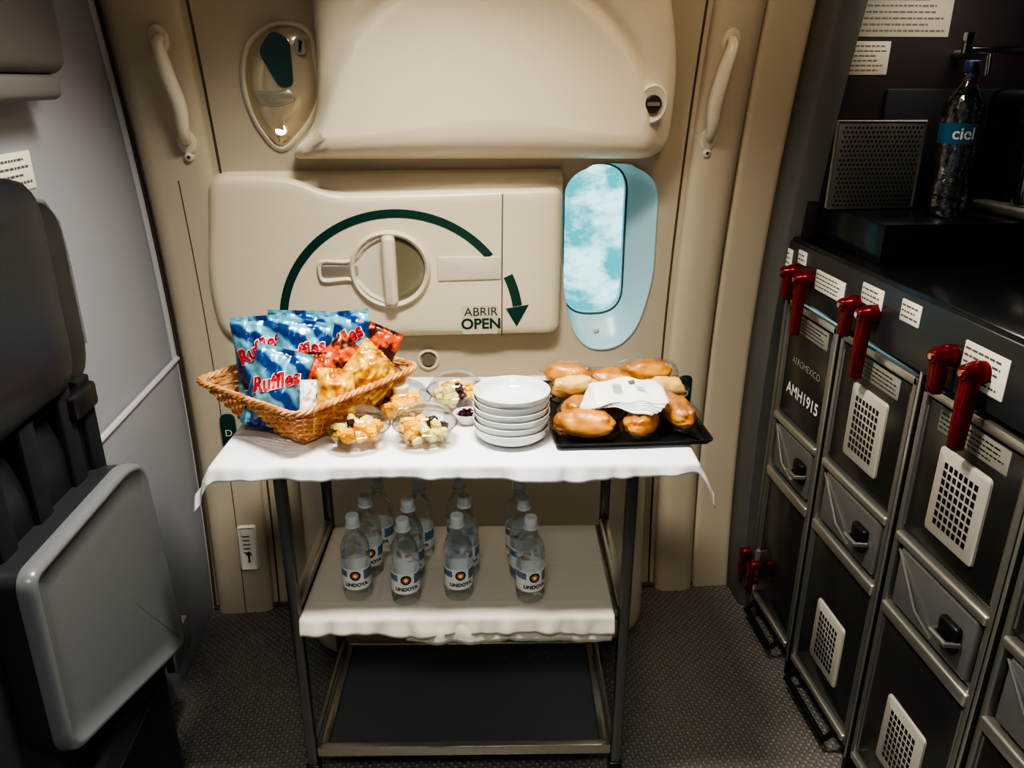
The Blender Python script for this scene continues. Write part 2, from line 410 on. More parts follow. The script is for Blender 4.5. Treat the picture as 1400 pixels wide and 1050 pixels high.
Bd.add(plate(rpoly([(kc[0]-.016,kc[1]-.005),(kc[0]+.016,kc[1]-.005),(kc[0]+.016,kc[1]+.005),(kc[0]-.016,kc[1]+.005)],.003,3),[(0,.010),(.001,.016)],km),m_steelh)
dobj(Bd,'cover_lock')
# observation mirror recess
lo=densify(rpoly([(-.480,1.60),(-.45,1.69),(-.37,1.728),(-.300,1.712),(-.296,1.56),(-.33,1.50),(-.410,1.422),(-.465,1.50)],[.08,.07,.06,.04,.08,.08,.04,.10],8),.012)
Bd=B()
Bd.add(plate(lo,[(-.010,0),(-.006,.008),(0,.010),(.004,.006),(.007,.0)],wm,cap=False),m_shade)
Bd.add(plate(lo,[(.003,.002),(.008,.010),(.018,.020),(.032,.029),(.052,.035)],wm,6),m_lens)
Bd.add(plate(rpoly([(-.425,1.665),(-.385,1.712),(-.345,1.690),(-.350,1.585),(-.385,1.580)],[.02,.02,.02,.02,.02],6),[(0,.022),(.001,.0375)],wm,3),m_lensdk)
Bd.add(plate(rpoly([(-.337,1.655),(-.312,1.655),(-.312,1.695),(-.337,1.695)],.008,4),[(0,.012),(.001,.033)],wm),m_steelh)
Bd.add(plate(rpoly([(-.330,1.662),(-.325,1.662),(-.318,1.685),(-.326,1.690)],0),[(0,.033),(.0002,.0345)],wm),m_ink)
Bd.add(plate(rpoly([(-.452,1.575),(-.36,1.583),(-.345,1.552),(-.40,1.535),(-.44,1.545)],[.015,.015,.015,.015,.015],6),[(0,.024),(.002,.036),(.006,.040)],wm),m_steelh)
Bd.add(plate(circ(-.400,1.485,.016,20),[(0,.012),(.002,.031),(.006,.034)],wm),m_led)
dobj(Bd,'observation_mirror',50)
Bd=B()
Bd.add(plate(circ(-.056,.822,.034,32),[(0,0),(.002,.006),(.007,.008),(.011,.003),(.012,-.012)],wm),m_shade)
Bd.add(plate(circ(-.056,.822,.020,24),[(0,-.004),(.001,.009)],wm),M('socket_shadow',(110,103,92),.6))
for x,z in ((-.655,.62),(.725,.70)):
    Bd.add(plate(rpoly([(x-.022,z-.07),(x+.022,z-.07),(x+.022,z+.06),(x-.022,z+.06)],.02,6),[(0,.025),(.001,.042),(.004,.043)],wm),m_green)
    Bd.add(text('D',.03,x,z,wm,.0445),m_label)
Bd.add(plate(rpoly([(-.672,.152),(-.612,.152),(-.612,.305),(-.672,.305)],.012,5),[(0,.02),(.001,.040),(.005,.044),(.009,.041)],wm),m_label)
for i in range(5): Bd.add(quad(-.656,.268-i*.014,-.656+random.uniform(.02,.028),.272-i*.014,wm,.0425),m_ltext)
Bd.add(plate(rpoly([(-.645,.180),(-.639,.180),(-.639,.205),(-.632,.205),(-.642,.219),(-.652,.205),(-.645,.205)],0),[(0,.042),(.0002,.043)],wm),m_ink)
dobj(Bd,'door_signs')
# lower girt bustle
Bd=B()
zs_=[0.0,.002,.012,.03,.06,.10,.16,.3,.45,.56,.64,.70,.74,.76]
dep=[.0,.27,.295,.31,.315,.315,.31,.295,.275,.25,.215,.16,.09,.0]
xsn=[math.copysign(1-(1-abs(t))**1.8,t) for t in lsp(-1,1,56)]
v=[]
for z,d in zip(zs_,dep):
    for t in xsn:
        w=max(0,(1-abs(t)**7))**.45
        v.append((.075+.535*t,Yw(z)-d*w-.002,z))
n=len(xsn);Bd.add((v,[[j*n+i,j*n+i+1,(j+1)*n+i+1,(j+1)*n+i] for j in range(len(zs_)-1) for i in range(n-1)]),m_liner)
bsm=lambda x,z,o:(x,Yw(z)-(.25-(z-.56)*.4375)-.002-o,z)
Bd.add(plate(circ(-.045,.60,.021,28),[(0,-.02),(0,.002),(.003,.002)],bsm),m_ink)
Bd.add(plate(circ(-.045,.60,.017,28),[(0,.0),(0,.003)],bsm),m_label)
Bd.add(quad(-.057,.597,-.033,.603,bsm,.0045),m_ink)
Bd.add(([bsm(-.058,.610,.0046),bsm(-.055,.613,.0046),bsm(-.032,.590,.0046),bsm(-.035,.587,.0046)],[[0,1,2,3]]),m_ink)
dobj(Bd,'slide_bustle',60)
def cr(pts,n=6):
    P4=[Vector(p) for p in pts];o=[]
    for i in range(len(P4)-1):
        p0=P4[max(i-1,0)];p1=P4[i];p2=P4[i+1];p3=P4[min(i+2,len(P4)-1)]
        for k in range(n):
            t=k/n;o.append(.5*((2*p1)+(-p0+p2)*t+(2*p0-5*p1+4*p2-p3)*t*t+(-p0+3*p1-3*p2+p3)*t**3))
    o.append(P4[-1]);return o
def grab(name,pts):
    o=empty(name,pts[0]);Bd=B();pp=cr(pts,6);n=len(pp)
    rr=[.012+.006*math.sin(pi*i/(n-1))**2 for i in range(n)]
    rr[0]=rr[-1]=.019;rr[1]=rr[-2]=.016
    Bd.add(tube(pp,rr,12),m_shade)
    a=pts[-1];Bd.add(plate(circ(a[0],a[2]-.036,.012,20),[(0,.02),(.001,.042),(.003,.044)],wm),m_shade)
    Bd.add(plate(circ(a[0],a[2]-.036,.005,12),[(0,.028),(.0005,.045)],wm),m_seam)
    for p in (pts[0],pts[-1]):
        Bd.add(plate(circ(p[0],p[2],.026,24,.034),[(0,.015),(.004,.040),(.01,.042)],wm),m_shade)
    h=Bd.obj('grip',None,60);h.parent=o;h.matrix_parent_inverse=Matrix.Translation(-Vector(pts[0]))
grab('grab_handle',[wm(-.645,1.690,.02),wm(-.640,1.680,.070),wm(-.628,1.61,.086),wm(-.618,1.54,.080),wm(-.626,1.475,.065),wm(-.632,1.455,.02)])
grab('grab_handle',[wm(.722,1.690,.02),wm(.716,1.680,.070),wm(.698,1.61,.086),wm(.692,1.54,.080),wm(.700,1.48,.065),wm(.705,1.455,.02)])
# window
win=empty('window_1',(0,2.2,0))
v=[];f=[];rings=[(outw(1.06),-.001),(outw(1.03),.004),(outw(.98),.004),(outw(.92),-.008),(outw(.6),-.035),(outw(.25),-.058),(outw(.06),-.072),(wi,-.082),(wi,-.12)]
for pts,o in rings:
    for x,z in pts:v.append(wm(x,z,o))
for k in range(len(rings)-1):
    for i in range(N):
        j=(i+1)%N;f.append([k*N+i,k*N+j,(k+1)*N+j,(k+1)*N+i])
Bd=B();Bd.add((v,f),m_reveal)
rim=[wm(x,z,-.081) for x,z in wi];Bd.add(tube(rim,.004,6,True),M('window_seal',(60,84,90),.5))
Bd.add(plate(circ(.455,.888,.010,20),[(0,-.06),(.001,-.036),(.003,-.034)],wm),m_shade)
o=Bd.obj('window_reveal',None,60);o.parent=win;o.matrix_parent_inverse=Matrix.Translation((0,-2.2,0))
Bd=B();Bd.add(plate(wi,[(-.002,-.105)],wm,4),filmmat('window_glass',(206,240,242),.02,.02,None,.25))
o=Bd.obj('window_pane',None,180);o.parent=win;o.matrix_parent_inverse=Matrix.Translation((0,-2.2,0))

# ---------------------------------------------------------------- left side
ou=empty('overhead_stowage_unit',(-.75,1.4,1.8));Bd=B()
Bd.add(rbox((.005,-.115,.09),(.09,.80,.56),.03,5),m_box);Bd.add(rbox((.0,-.13,-.212),(.085,.77,.045),.016,4),M('unit_lip',(100,98,98),.45))
Bd.obj('housing',ou)
Bd=B();lm=lambda s,z,o:(XL+o,s,z);placard(Bd,1.46,1.405,1.64,1.475,lm,.002,4);Bd.obj('wall_placard')
seat=empty('attendant_jump_seat',(-.72,1.2,0))
def sobj(Bd,n,ang=45):
    o=Bd.obj(n,None,ang);o.parent=seat;o.matrix_parent_inverse=Matrix.Translation((.72,-1.2,0));return o
def cushion(Bd,x0,x1,y0,y1,z0,z1,r,mat,puff=.012):
    o=densify(rpoly([(y0,z0),(y1,z0),(y1,z1),(y0,z1)],r,8),.03)
    Bd.add(plate(o,[(0,x0),(0,x1-.03),(.006,x1-.014),(.016,x1-.005),(.03,x1),(.06,x1+puff*.6),(.09,x1+puff)],lambda s,z,of:(of,s,z),6,centre=((y0+y1)/2,(z0+z1)/2),radial=True),mat)
Bd=B()
cushion(Bd,-.778,-.668,.80,1.412,1.08,1.455,.075,m_leather)
cushion(Bd,-.776,-.722,1.0,1.588,1.03,1.40,.09,m_leather)
sobj(Bd,'headrests',60)
Bd=B();Bd.add(tube([( -.738,y,z) for y,z in [(1.38,1.404),(1.48,1.404),(1.545,1.388),(1.583,1.345),(1.592,1.28),(1.592,1.10)]],.006,8),m_shell)
cushion(Bd,-.776,-.705,.86,1.50,.50,1.05,.05,m_leather)
for y in (1.10,1.22,1.36,1.44):
    Bd.add(bx(-.700,-.682,y-.024,y+.024,.72,1.08,.004),m_strap)
    Bd.add(tube([(-.696,y+.028,.72),(-.696,y+.028,1.07)],.002,6),m_shell2)
Bd.add(bx(-.70,-.665,1.18,1.30,.84,.90,.008),m_black);Bd.add(bx(-.70,-.668,1.36,1.46,1.02,1.07,.01),m_black)
sobj(Bd,'backrest_and_harness')
po_=densify(rpoly([(1.03,.918),(1.42,.905),(1.495,.875),(1.545,.375),(1.02,.575)],[.035,.06,.05,.05,.05],8),.03)
sm=lambda s,z,o:(-.675+o,s,z)
Bd=B()
Bd.add(plate(po_,[(.0,.028),(0,.040),(.003,.049),(.009,.054),(.016,.053),(.020,.049)],sm,6),m_shell)
Bd.add(plate(po_,[(.004,-.03),(.002,.029),(.01,.03)],sm,3),m_shell2)
Bd.add(bx(-.775,-.69,.80,1.50,.42,.80,.02,3),m_shell2)
sobj(Bd,'folded_seat_pan',60)
Bd=B()
Bd.add(bx(-.776,-.66,.85,1.50,.0,.42,.02,3),m_shell2);Bd.add(bx(-.665,-.652,.9,1.46,.04,.36,.006),m_black)
Bd.add(bx(-.776,-.70,1.50,1.70,.27,.30,.01),m_shell2);Bd.add(bx(-.71,-.68,1.60,1.72,.24,.33,.008),m_alud)
sobj(Bd,'seat_base')

# ---------------------------------------------------------------- galley
gal=empty('galley_unit',(1.2,1.4,0))
def gobj(Bd,n,ang=38):
    o=Bd.obj(n,None,ang);o.parent=gal;o.matrix_parent_inverse=Matrix.Translation((-1.2,-1.4,0));return o
Bd=B()
zz=lsp(0,H,40)
v=[];f=[]
for z in zz:
    yo=Yw(z)-.006;yi=yo-.13
    v+= [(XG+.03,yo,z),(XG-.012,yo-.002,z),(XG-.022,yo-.012,z),(XG-.022,yi+.012,z),(XG-.012,yi,z),(XG+.05,yi,z)]
for j in range(40):
    for i in range(5): f.append([j*6+i,j*6+i+1,(j+1)*6+i+1,(j+1)*6+i])
Bd.add((v,f),m_colm)
gobj(Bd,'end_column',50)
Bd=B()
Bd.add(bx(XG,1.53,.68,2.10,1.165,1.205,.006),m_counter)
Bd.add(bx(XG-.006,XG+.03,.68,2.06,1.055,1.195,.004),m_fascia)
Bd.add(bx(XG+.01,1.53,.66,.69,0,H,.002),m_dark)
Bd.add(bx(1.50,1.53,.68,2.13,1.2,H,.0),m_dark)
Bd.add(bx(XG+.02,1.53,2.035,2.06,1.2,1.9,.0),m_dark)
Bd.add(bx(XG+.03,1.53,.68,2.06,1.90,H,.0),m_dark)
Bd.add(bx(XG+.0,XG+.04,.68,1.9,1.86,H,.005),m_dark)
Bd.add(bx(XG+.02,1.53,2.04,2.08,0,1.06,.0),m_dark);Bd.add(bx(XG+.035,1.50,.7,2.05,0,.045,.0),m_black)
Bd.add(bx(1.48,1.5,.68,2.05,0,1.1,0),m_dark)
Bd.add(bx(1.485,1.502,1.64,2.0,1.32,1.88,.006),m_fascia);Bd.add(bx(1.485,1.502,1.2,1.62,1.45,1.88,.006),m_fascia)
Bd.add(bx(1.13,1.48,2.022,2.036,1.32,1.58,.006),m_fascia)
for y in (1.73,1.385,1.045,.70):
    Bd.add(bx(XG-.004,XG+.06,y-.009,y+.009,.0,1.06,.003),m_black)
    Bd.add(bx(XG-.006,XG-.003,y-.004,y+.004,.05,1.06,.001),m_alu)
Bd.add(bx(XG-.004,XG+.06,2.03,2.045,.0,1.06,.003),m_alud)
Bd.add(bx(.99,1.50,1.69,2.03,1.205,1.298,.006),m_counter)
Bd.add(bx(1.30,1.50,1.15,1.60,1.205,1.42,.008),m_dark)
Bd.add(bx(1.06,1.40,1.80,1.86,1.872,1.902,.006),m_alud);Bd.add(bx(1.07,1.39,1.81,1.85,1.868,1.873,.001),m_lampd)  # added housing and glowing strip, out of view, for the niche fill lamp
gobj(Bd,'cabinet_structure')
Bd=B()
em=lambda x,z,o:(x,2.035-o,z)
m_pg=M('placard_grey',(160,154,138),.6)
def nolines(x0,z0,x1,z1,n): placard(Bd,x0,z0,x1,z1,em,.002,n,m_pg,m_ltext)
nolines(1.01,1.70,1.27,1.84,9);nolines(1.00,1.612,1.125,1.69,6)
fm=lambda s,z,o:(XG-.006-o,s,z)
for y,z,wd,h,n in ((2.06,1.135,.07,.075,5),(1.965,1.165,.05,.035,2),(1.80,1.130,.15,.05,4),(1.605,1.155,.09,.045,3),(1.455,1.160,.07,.045,3),(1.215,1.125,.12,.075,5)):
    placard(Bd,y+wd/2,z-h/2,y-wd/2,z+h/2,fm,.0015,n)
gobj(Bd,'galley_placards')
def latch(y,L):
    Bd=B();zc=1.122
    T=Matrix.Translation((XG-.006,y,zc))@Matrix.Rotation(-pi/2,4,'Y')
    Bd.add(lathe([(0,0),(.021,0),(.021,.020),(.018,.024),(.015,.040),(.013,.044),(0,.044)],20),m_red,T)
    Bd.add(lathe([(.006,.044),(.006,.047),(0,.047)],12),m_chrome,T)
    o=rpoly([(-.016,.014),(.016,.014),(.018,-.03),(.013,-L),(-.013,-L),(-.018,-.03)],[.012,.012,.02,.008,.008,.02],5)
    Bd.add(plate(o,[(0,-.012),(0,.002),(.003,.007),(.008,.009)],lambda s,z,of:(XG-.034-of,y+s,zc+z)),m_red)
    gobj(Bd,'turn_latch',50)
for y,L in ((1.985,.075),(1.905,.15),(1.66,.075),(1.58,.15),(1.302,.075),(1.212,.15)): latch(y,L)
Bd=B()
for z in (.20,.145):
    for y in (2.06,1.985):
        T=Matrix.Translation((XG-.004,y,z))@Matrix.Rotation(-pi/2,4,'Y')
        Bd.add(lathe([(0,0),(.014,0),(.014,.02),(.010,.026),(0,.026)],14),m_red,T)
        Bd.add(bx(XG-.034,XG-.022,y-.018,y+.018,z-.045,z+.006,.005),m_red)
Bd.add(bx(XG-.008,XG+.02,2.00,2.015,0,.24,.003),m_alu);Bd.add(bx(XG-.008,XG+.02,2.055,2.07,0,.12,.003),m_alu)
gobj(Bd,'floor_retainers')
m_pg2=M('placard_grey2',(134,131,122),.6)
def cart(y0,y1,vent,txt):
    c=empty('galley_cart',(1.2,(y0+y1)/2,0));off=Matrix.Translation((-1.2,-(y0+y1)/2,0))
    Bd=B();X=XG
    Bd.add(bx(X+.012,1.46,y0,y1,.075,1.035,.004),m_cartp)
    e=.016
    for a,b_ in ((y0,y0+e),(y1-e,y1)): Bd.add(bx(X-.002,X+.02,a,b_,.07,1.04,.004),m_alud)
    Bd.add(bx(X-.002,X+.02,y0,y1,1.02,1.04,.004),m_alu)
    for z,h in ((.70,.022),(.520,.030),(.085,.02)): Bd.add(bx(X-.008,X+.02,y0+.01,y1-.01,z-h/2,z+h/2,.006,3),m_alu)
    Bd.add(bx(X+.004,X+.02,y0+e,y1-e,.72,1.015,.004),m_cartp);Bd.add(bx(X+.004,X+.02,y0+e,y1-e,.10,.50,.004),m_cartp)
    for ya in (y0+e+.004,y1-e-.004): Bd.add(tube([(X+.004,ya,.11),(X+.004,ya,.49)],.003,6),m_alud);Bd.add(tube([(X+.004,ya,.73),(X+.004,ya,1.0)],.003,6),m_alud)
    Bd.add(bx(X-.002,X+.02,y0+.03,y1-.03,.545,.685,.01,3),m_cartbox)
    yc=(y0+y1)/2
    Bd.add(bx(X-.018,X+.0,yc-.10,yc-.045,.585,.645,.008,3),m_black);Bd.add(tube([(X-.004,yc-.10,.61),(X-.03,yc-.095,.61),(X-.03,yc-.05,.61),(X-.004,yc-.045,.61)],.006,8),m_alud)
    Bd.add(tube([(X-.002,y1-.03,.675),(X-.012,yc+.03,.59),(X-.002,yc-.02,.56)],.003,6),m_alud)
    Bd.add(bx(X+.02,X+.15,y0+.02,y0+.05,.0,.075,.01),m_black);Bd.add(bx(X+.02,X+.15,y1-.05,y1-.02,.0,.075,.01),m_black)
    Bd.add(tube([(X-.002,y0+.05,.07),(X-.03,y0+.05,.045),(X-.03,y1-.05,.045),(X-.002,y1-.05,.07)],.009,8),m_black)
    cm=lambda s,z,o:(X+.004-o,s,z)
    def ventp(yc,z0,z1,w,nx,nz):
        o=rpoly([(yc+w/2,z0),(yc-w/2,z0),(yc-w/2,z1),(yc+w/2,z1)],.012,4)
        Bd.add(plate(o,[(0,0),(.001,.004),(.004,.006)],cm),m_vent)
        sx=(w-.046)/nx;sz=(z1-z0-.046)/nz
        for i in range(nx):
            for j in range(nz):
                ya=yc-w/2+.023+i*sx;za=z0+.023+j*sz
                Bd.add(quad(ya+sx*.16,za+sz*.14,ya+sx*.84,za+sz*.86,cm,.0066),m_black)
    if vent:
        ventp(yc+.0,.762,.945,.15,7,8)
        ventp(yc-.0,.165,.345,.14,7,8)
    else:
        Bd.add(text(txt[0],.026,yc-.005,.885,lambda s,z,o:cm(2*(yc-.005)-s,z,o),.001),m_pg)
        Bd.add(text(txt[1],.046,yc-.005,.80,lambda s,z,o:cm(2*(yc-.005)-s,z,o),.001,bold=.001),m_label)
    placard(Bd,yc+.10,.965,yc-.10,1.012,cm,.001,4,m_pg2,m_black)
    o=Bd.obj('cart_body',None,40);o.parent=c;o.matrix_parent_inverse=off
cart(1.742,2.026,False,('AEROMEXICO','AMH1915'));cart(1.397,1.720,True,None);cart(1.057,1.374,True,None);cart(.712,1.034,True,None)

pb=empty('perforated_metal_panel',(1.06,1.90,1.4025));Bd=B()
Bd.add(rbox((0,0,0),(.215,.012,.205),.004),m_alud)
for i in range(19):
    for j in range(18):
        x=-.095+i*.0105+(.005 if j%2 else 0);z=-.092+j*.0108
        Bd.add(([(x,-.0065,z-.0035),(x+.0035,-.0065,z),(x,-.0065,z+.0035),(x-.0035,-.0065,z)],[[0,1,2,3]]),m_black)
Bd.add(tube([(-.11,-.002,-.098),(-.11,-.002,.105),(.11,-.002,.105),(.11,-.002,-.098)],.005,8),m_alud)
Bd.obj('panel',pb)
wb=empty('large_water_bottle',(1.195,1.80,1.299));Bd=B()
pr=[(0,.004),(.036,0),(.042,.008),(.043,.03),(.040,.04),(.043,.05),(.043,.075),(.038,.085),(.0385,.10),(.043,.115),(.043,.145),(.042,.15),(.042,.215),(.043,.22),(.043,.24),(.036,.265),(.022,.285),(.0145,.298),(.0145,.31),(.018,.312),(.018,.316),(.014,.318),(.014,.325),(0,.325)]
Bd.add(lathe(pr,32),filmmat('big_bottle_pet',(214,226,232),.22,.12,(50,.8),.9))
Bd.add(lathe([(.016,.318),(.016,.34),(.014,.342),(0,.342)],20),M('blue_cap',(26,50,90),.4))
Bd.add(lathe([(.0435,.165),(.0437,.167),(.0437,.208),(.0435,.21)],32),M('label_cyan',(44,106,150),.4))
cy=lambda x,z,o:(.044*math.sin(x/.044-.35),-.044*math.cos(x/.044-.35),z)
Bd.add(text('ciel',.036,0,.187,cy,0,bold=.0006),m_ltxtwhite)
Bd.obj('bottle',wb,50)
tp=empty('water_tap',(1.30,1.98,1.66));Bd=B()
Bd.add(tube([(.0,.05,0),(0,-.02,.0),(0,-.08,0)],.012,12),m_chrome);Bd.add(tube([(-.06,-.08,.005),(.10,-.08,.005)],.010,12),m_chrome)
Bd.add(tube([(0,-.08,.0),(0,-.085,-.05)],.009,12),m_chrome);Bd.add(rbox((-.06,-.08,.02),(.02,.02,.05),.004),m_chrome)
Bd.obj('tap_body',tp)
cf=empty('coffee_maker',(1.39,1.82,1.299));Bd=B()
Bd.add(rbox((.035,.07,.14),(.13,.14,.28),.015,3),m_black);Bd.add(rbox((.01,-.03,.012),(.16,.20,.024),.008,3),m_alud)
Bd.add(rbox((.01,-.03,.255),(.15,.20,.05),.015,3),m_black)
Bd.add(tube([(-.045,-.08,.225),(-.085,-.10,.235),(-.115,-.12,.23)],.016,12),m_black)
Bd.add(lathe([(0,0),(.05,.0),(.056,.08),(.050,.13),(.038,.16),(.040,.168),(0,.168)],28,(.0,-.06,.026)),m_chrome)
Bd.add(tube([(.0,-.115,.16),(-.01,-.15,.15),(-.01,-.155,.08),(0,-.115,.06)],.008,8),m_black)
Bd.obj('coffee_body',cf)

# ---------------------------------------------------------------- service trolley
TC=(.025,1.619,0);TR=math.radians(-4.2)
tr=empty('service_trolley',TC,TR)
Bd=B();lx,ly=.362,.185
for sx in (-1,1):
    for sy in (-1,1):
        Bd.add(bx(sx*lx-.012,sx*lx+.012,sy*ly-.012,sy*ly+.012,.06,.868,.005,3),m_frame)
        Bd.add(bx(sx*lx-.016,sx*lx+.016,sy*ly-.016,sy*ly+.016,.045,.075,.005),m_black)
        T=Matrix.Translation((sx*lx,sy*ly,.024))@Matrix.Rotation(pi/2,4,'Y')
        Bd.add(lathe([(0,-.012),(.018,-.012),(.024,-.008),(.024,.008),(.018,.012),(0,.012)],20),m_wheel,T)
        Bd.add(bx(sx*lx-.016,sx*lx-.013,sy*ly-.01,sy*ly+.01,.018,.06,.001),m_framel)
for z in (.855,.49):
    for s in (-1,1):
        Bd.add(bx(s*lx-.009,s*lx+.009,-ly,ly,z-.012,z+.012,.004),m_frame);Bd.add(bx(-lx,lx,s*.176-.007,s*.176+.007,z-.012,z+.008,.003),m_frame)
for s in (-1,1): Bd.add(bx(s*lx-.015,s*lx+.011,-ly+.01,ly-.01,.505,.527,.006),m_framel)
for s in (-1,1):
    Bd.add(bx(s*.338-.013,s*.338+.013,-.19,.19,.098,.122,.004),m_framel);Bd.add(bx(-.35,.35,s*.182-.010,s*.182+.010,.096,.124,.004),m_framel)
    Bd.add(tube([(s*.352,-.175,.135),(s*.352,.175,.135)],.005,8),m_framel)
Bd.add(bx(-.33,.33,-.178,.178,.10,.112,0),m_shelf)
for i in range(8): Bd.add(lathe([(0,.1125),(.0022,.1125),(0,.113)],8,(.10+i*.022*(1 if i%2 else .9),.13+.01*(i%3),0)),m_framel)
Bd.add(bx(-.35,.35,-.185,.185,.488,.502,.003),m_framel)
Bd.add(bx(-.485,.485,-.190,.29,.862,.874,.003),m_framel)
Bd.obj('trolley_frame',tr)
def cloth(name,x0,x1,y0,y1,zt,hangL,hangR,hangF,hangB,mat,nx=90,ny=50,seed=0,cornr=0,hem=.010,flare=0):
    def pt(u,w):
        hf=hangF+hem*noise.noise(Vector((u*5+seed,.3,.7)))
        x=(x0-hangL)+(x1+hangR-x0+hangL)*u;y=(y0-hf)+(y1+hangB-y0+hf)*w
        dx=min(x-x0,0) or max(x-x1,0);dy=min(y-y0,0) or max(y-y1,0)
        d=math.hypot(dx,dy);z=zt
        px=x;py=y
        if d>0:
            ox=dx/d;oy=dy/d;r=.008
            cf_=1+cornr*(min(1,abs(dx)/.06)*min(1,abs(min(dy,0))/.03))
            fl=.16+flare*min(1,abs(dx)/.04)
            if d<r*1.5: a=d/r;out=r*math.sin(a);dr=r*(1-math.cos(a))
            else: out=r*math.sin(1.5)+(d-r*1.5)*fl;dr=r*(1-math.cos(1.5))+(d-r*1.5)*math.sqrt(max(.1,1-fl*fl))*cf_
            k=min(1,d/.035)
            wv=abs(.022*noise.noise(Vector((x*10+seed,y*3,1)))+.008*noise.noise(Vector((x*28+seed,y*3,4))))*k
            px=x-dx+ox*(out+wv);py=y-dy+oy*(out+wv);z=zt-dr
        else:
            e=min(x-x0,x1-x,y-y0,y1-y)
            z+=.0016*noise.noise(Vector((x*14+seed,y*14,0)))*min(1,e/.03)
            z+=.0018*max(0,1-abs(x-(x0+x1)/2-.02)/.004)+.0016*max(0,1-abs(y-(y0+y1)/2-.02)/.004)
            z+=.0014*max(0,1-abs(x-x0-(x1-x0)*.22)/.004)+.0014*max(0,1-abs(y-y0-.05)/.004)
        return (px,py,z)
    v=[pt(i/nx,j/ny) for j in range(ny+1) for i in range(nx+1)]
    f=[[j*(nx+1)+i,j*(nx+1)+i+1,(j+1)*(nx+1)+i+1,(j+1)*(nx+1)+i] for j in range(ny) for i in range(nx)]
    Bd=B();Bd.add((v,f),mat);o=Bd.obj(name,tr,180)
    sd=o.modifiers.new('s','SOLIDIFY');sd.thickness=.0012;sd.offset=-1
cloth('tablecloth',-.487,.487,-.200,.293,.879,.080,.090,.033,.02,m_cloth,240,120,2,.28,.016,.28)
cloth('shelf_cloth',-.342,.338,-.200,.17,.5075,.015,.0,.046,.0,m_cloth2,160,80,7,0,.014)
cloth('shelf_cloth_under',-.12,.334,-.196,.1,.5055,.0,.0,.062,.0,m_cloth2,70,40,11,0,.012)

# water bottles
def wbottle(x,y,rz):
    e=empty('water_bottle',(x,y,.511),rz);Bd=B()
    pr=[(0,.006),(.020,.004),(.028,0),(.0315,.004),(.033,.014),(.033,.026),(.0315,.030),(.0315,.086),(.033,.090),(.0322,.096),(.033,.102),(.0322,.108),(.033,.114),(.0315,.128),(.027,.144),(.019,.160),(.0135,.172),(.0125,.182),(0,.182)]
    Bd.add(lathe(pr,28),m_bottle)
    Bd.add(lathe([(.0128,.178),(.0165,.179),(.0165,.182),(.0140,.183),(.0148,.185),(.0148,.203),(.013,.206),(0,.206)],20),m_cap)
    Bd.add(lathe([(.0319,.032),(.0321,.033),(.0321,.083),(.0319,.084)],32),m_lab1)
    cy=lambda x_,z,o:((.0323+o)*math.sin(x_/.0323),-(.0323+o)*math.cos(x_/.0323),z)
    n=12
    def cs(x0,x1,z0,z1,o):
        xs=lsp(x0,x1,n);return strip([(q,z0) for q in xs],[(q,z1) for q in xs],cy,o)
    Bd.add(cs(.018,.05,.056,.080,.0001),m_lab2);Bd.add(cs(-.05,-.020,.064,.080,.0001),m_lab2)
    Bd.add(plate(circ(-.001,.069,.012,20),[(0,.0003),(.001,.0004)],cy,3),m_ink);Bd.add(plate(circ(-.001,.069,.008,20),[(0,.0006),(.001,.0007)],cy,3),m_lab3)
    Bd.add(plate(circ(-.001,.069,.004,12),[(0,.0009),(.001,.001)],cy,3),m_lab1)
    Bd.add(text('LINDOYA',.0120,0,.045,cy,.0006,bold=.0005),m_ink)
    Bd.obj('bottle',e,50)
for x,y in [(-.218,1.514),(-.198,1.60),(-.176,1.685),(-.108,1.488),(-.100,1.572),(-.078,1.66),(.010,1.494),(.028,1.578),(.018,1.665),(.170,1.472),(.163,1.556),(.160,1.645)]:
    wbottle(x,y,random.uniform(-.25,.25)-.0)

ZT=.8805
bs=empty('stack_of_bowls',(.133,1.537,ZT));Bd=B()
for i in range(6):
    z=i*.0155
    Bd.add(lathe([(0,.004),(.046,.002),(.048,0),(.054,0),(.056,.003),(.068,.007),(.0765,.014),(.0785,.022),(.0790,.028),(.0815,.030),(.0820,.0325),(.080,.0335),(.0765,.030),(.074,.020),(.066,.010),(.05,.006),(0,.005)],48,(random.uniform(-.0015,.0015),random.uniform(-.0015,.0015),z)),m_white)
Bd.obj('bowls',bs,60)
def blob(c,s,rot,seed,n=2):
    bm=bmesh.new();bmesh.ops.create_cube(bm,size=1);bmesh.ops.bevel(bm,geom=bm.edges[:],offset=.2,segments=3,affect='EDGES')
    R=Matrix.Translation(c)@Matrix.Rotation(rot,4,'Z')@Matrix.Rotation(rot*1.7,4,'X')@Matrix.Diagonal((*s,1))
    v=[]
    bm.verts.index_update()
    for p in bm.verts:
        q=p.co.copy();q*=1+.12*noise.noise(q*3+Vector((seed,0,0)));v.append(R@q)
    f=[[q.index for q in g.verts] for g in bm.faces];bm.free();return v,f
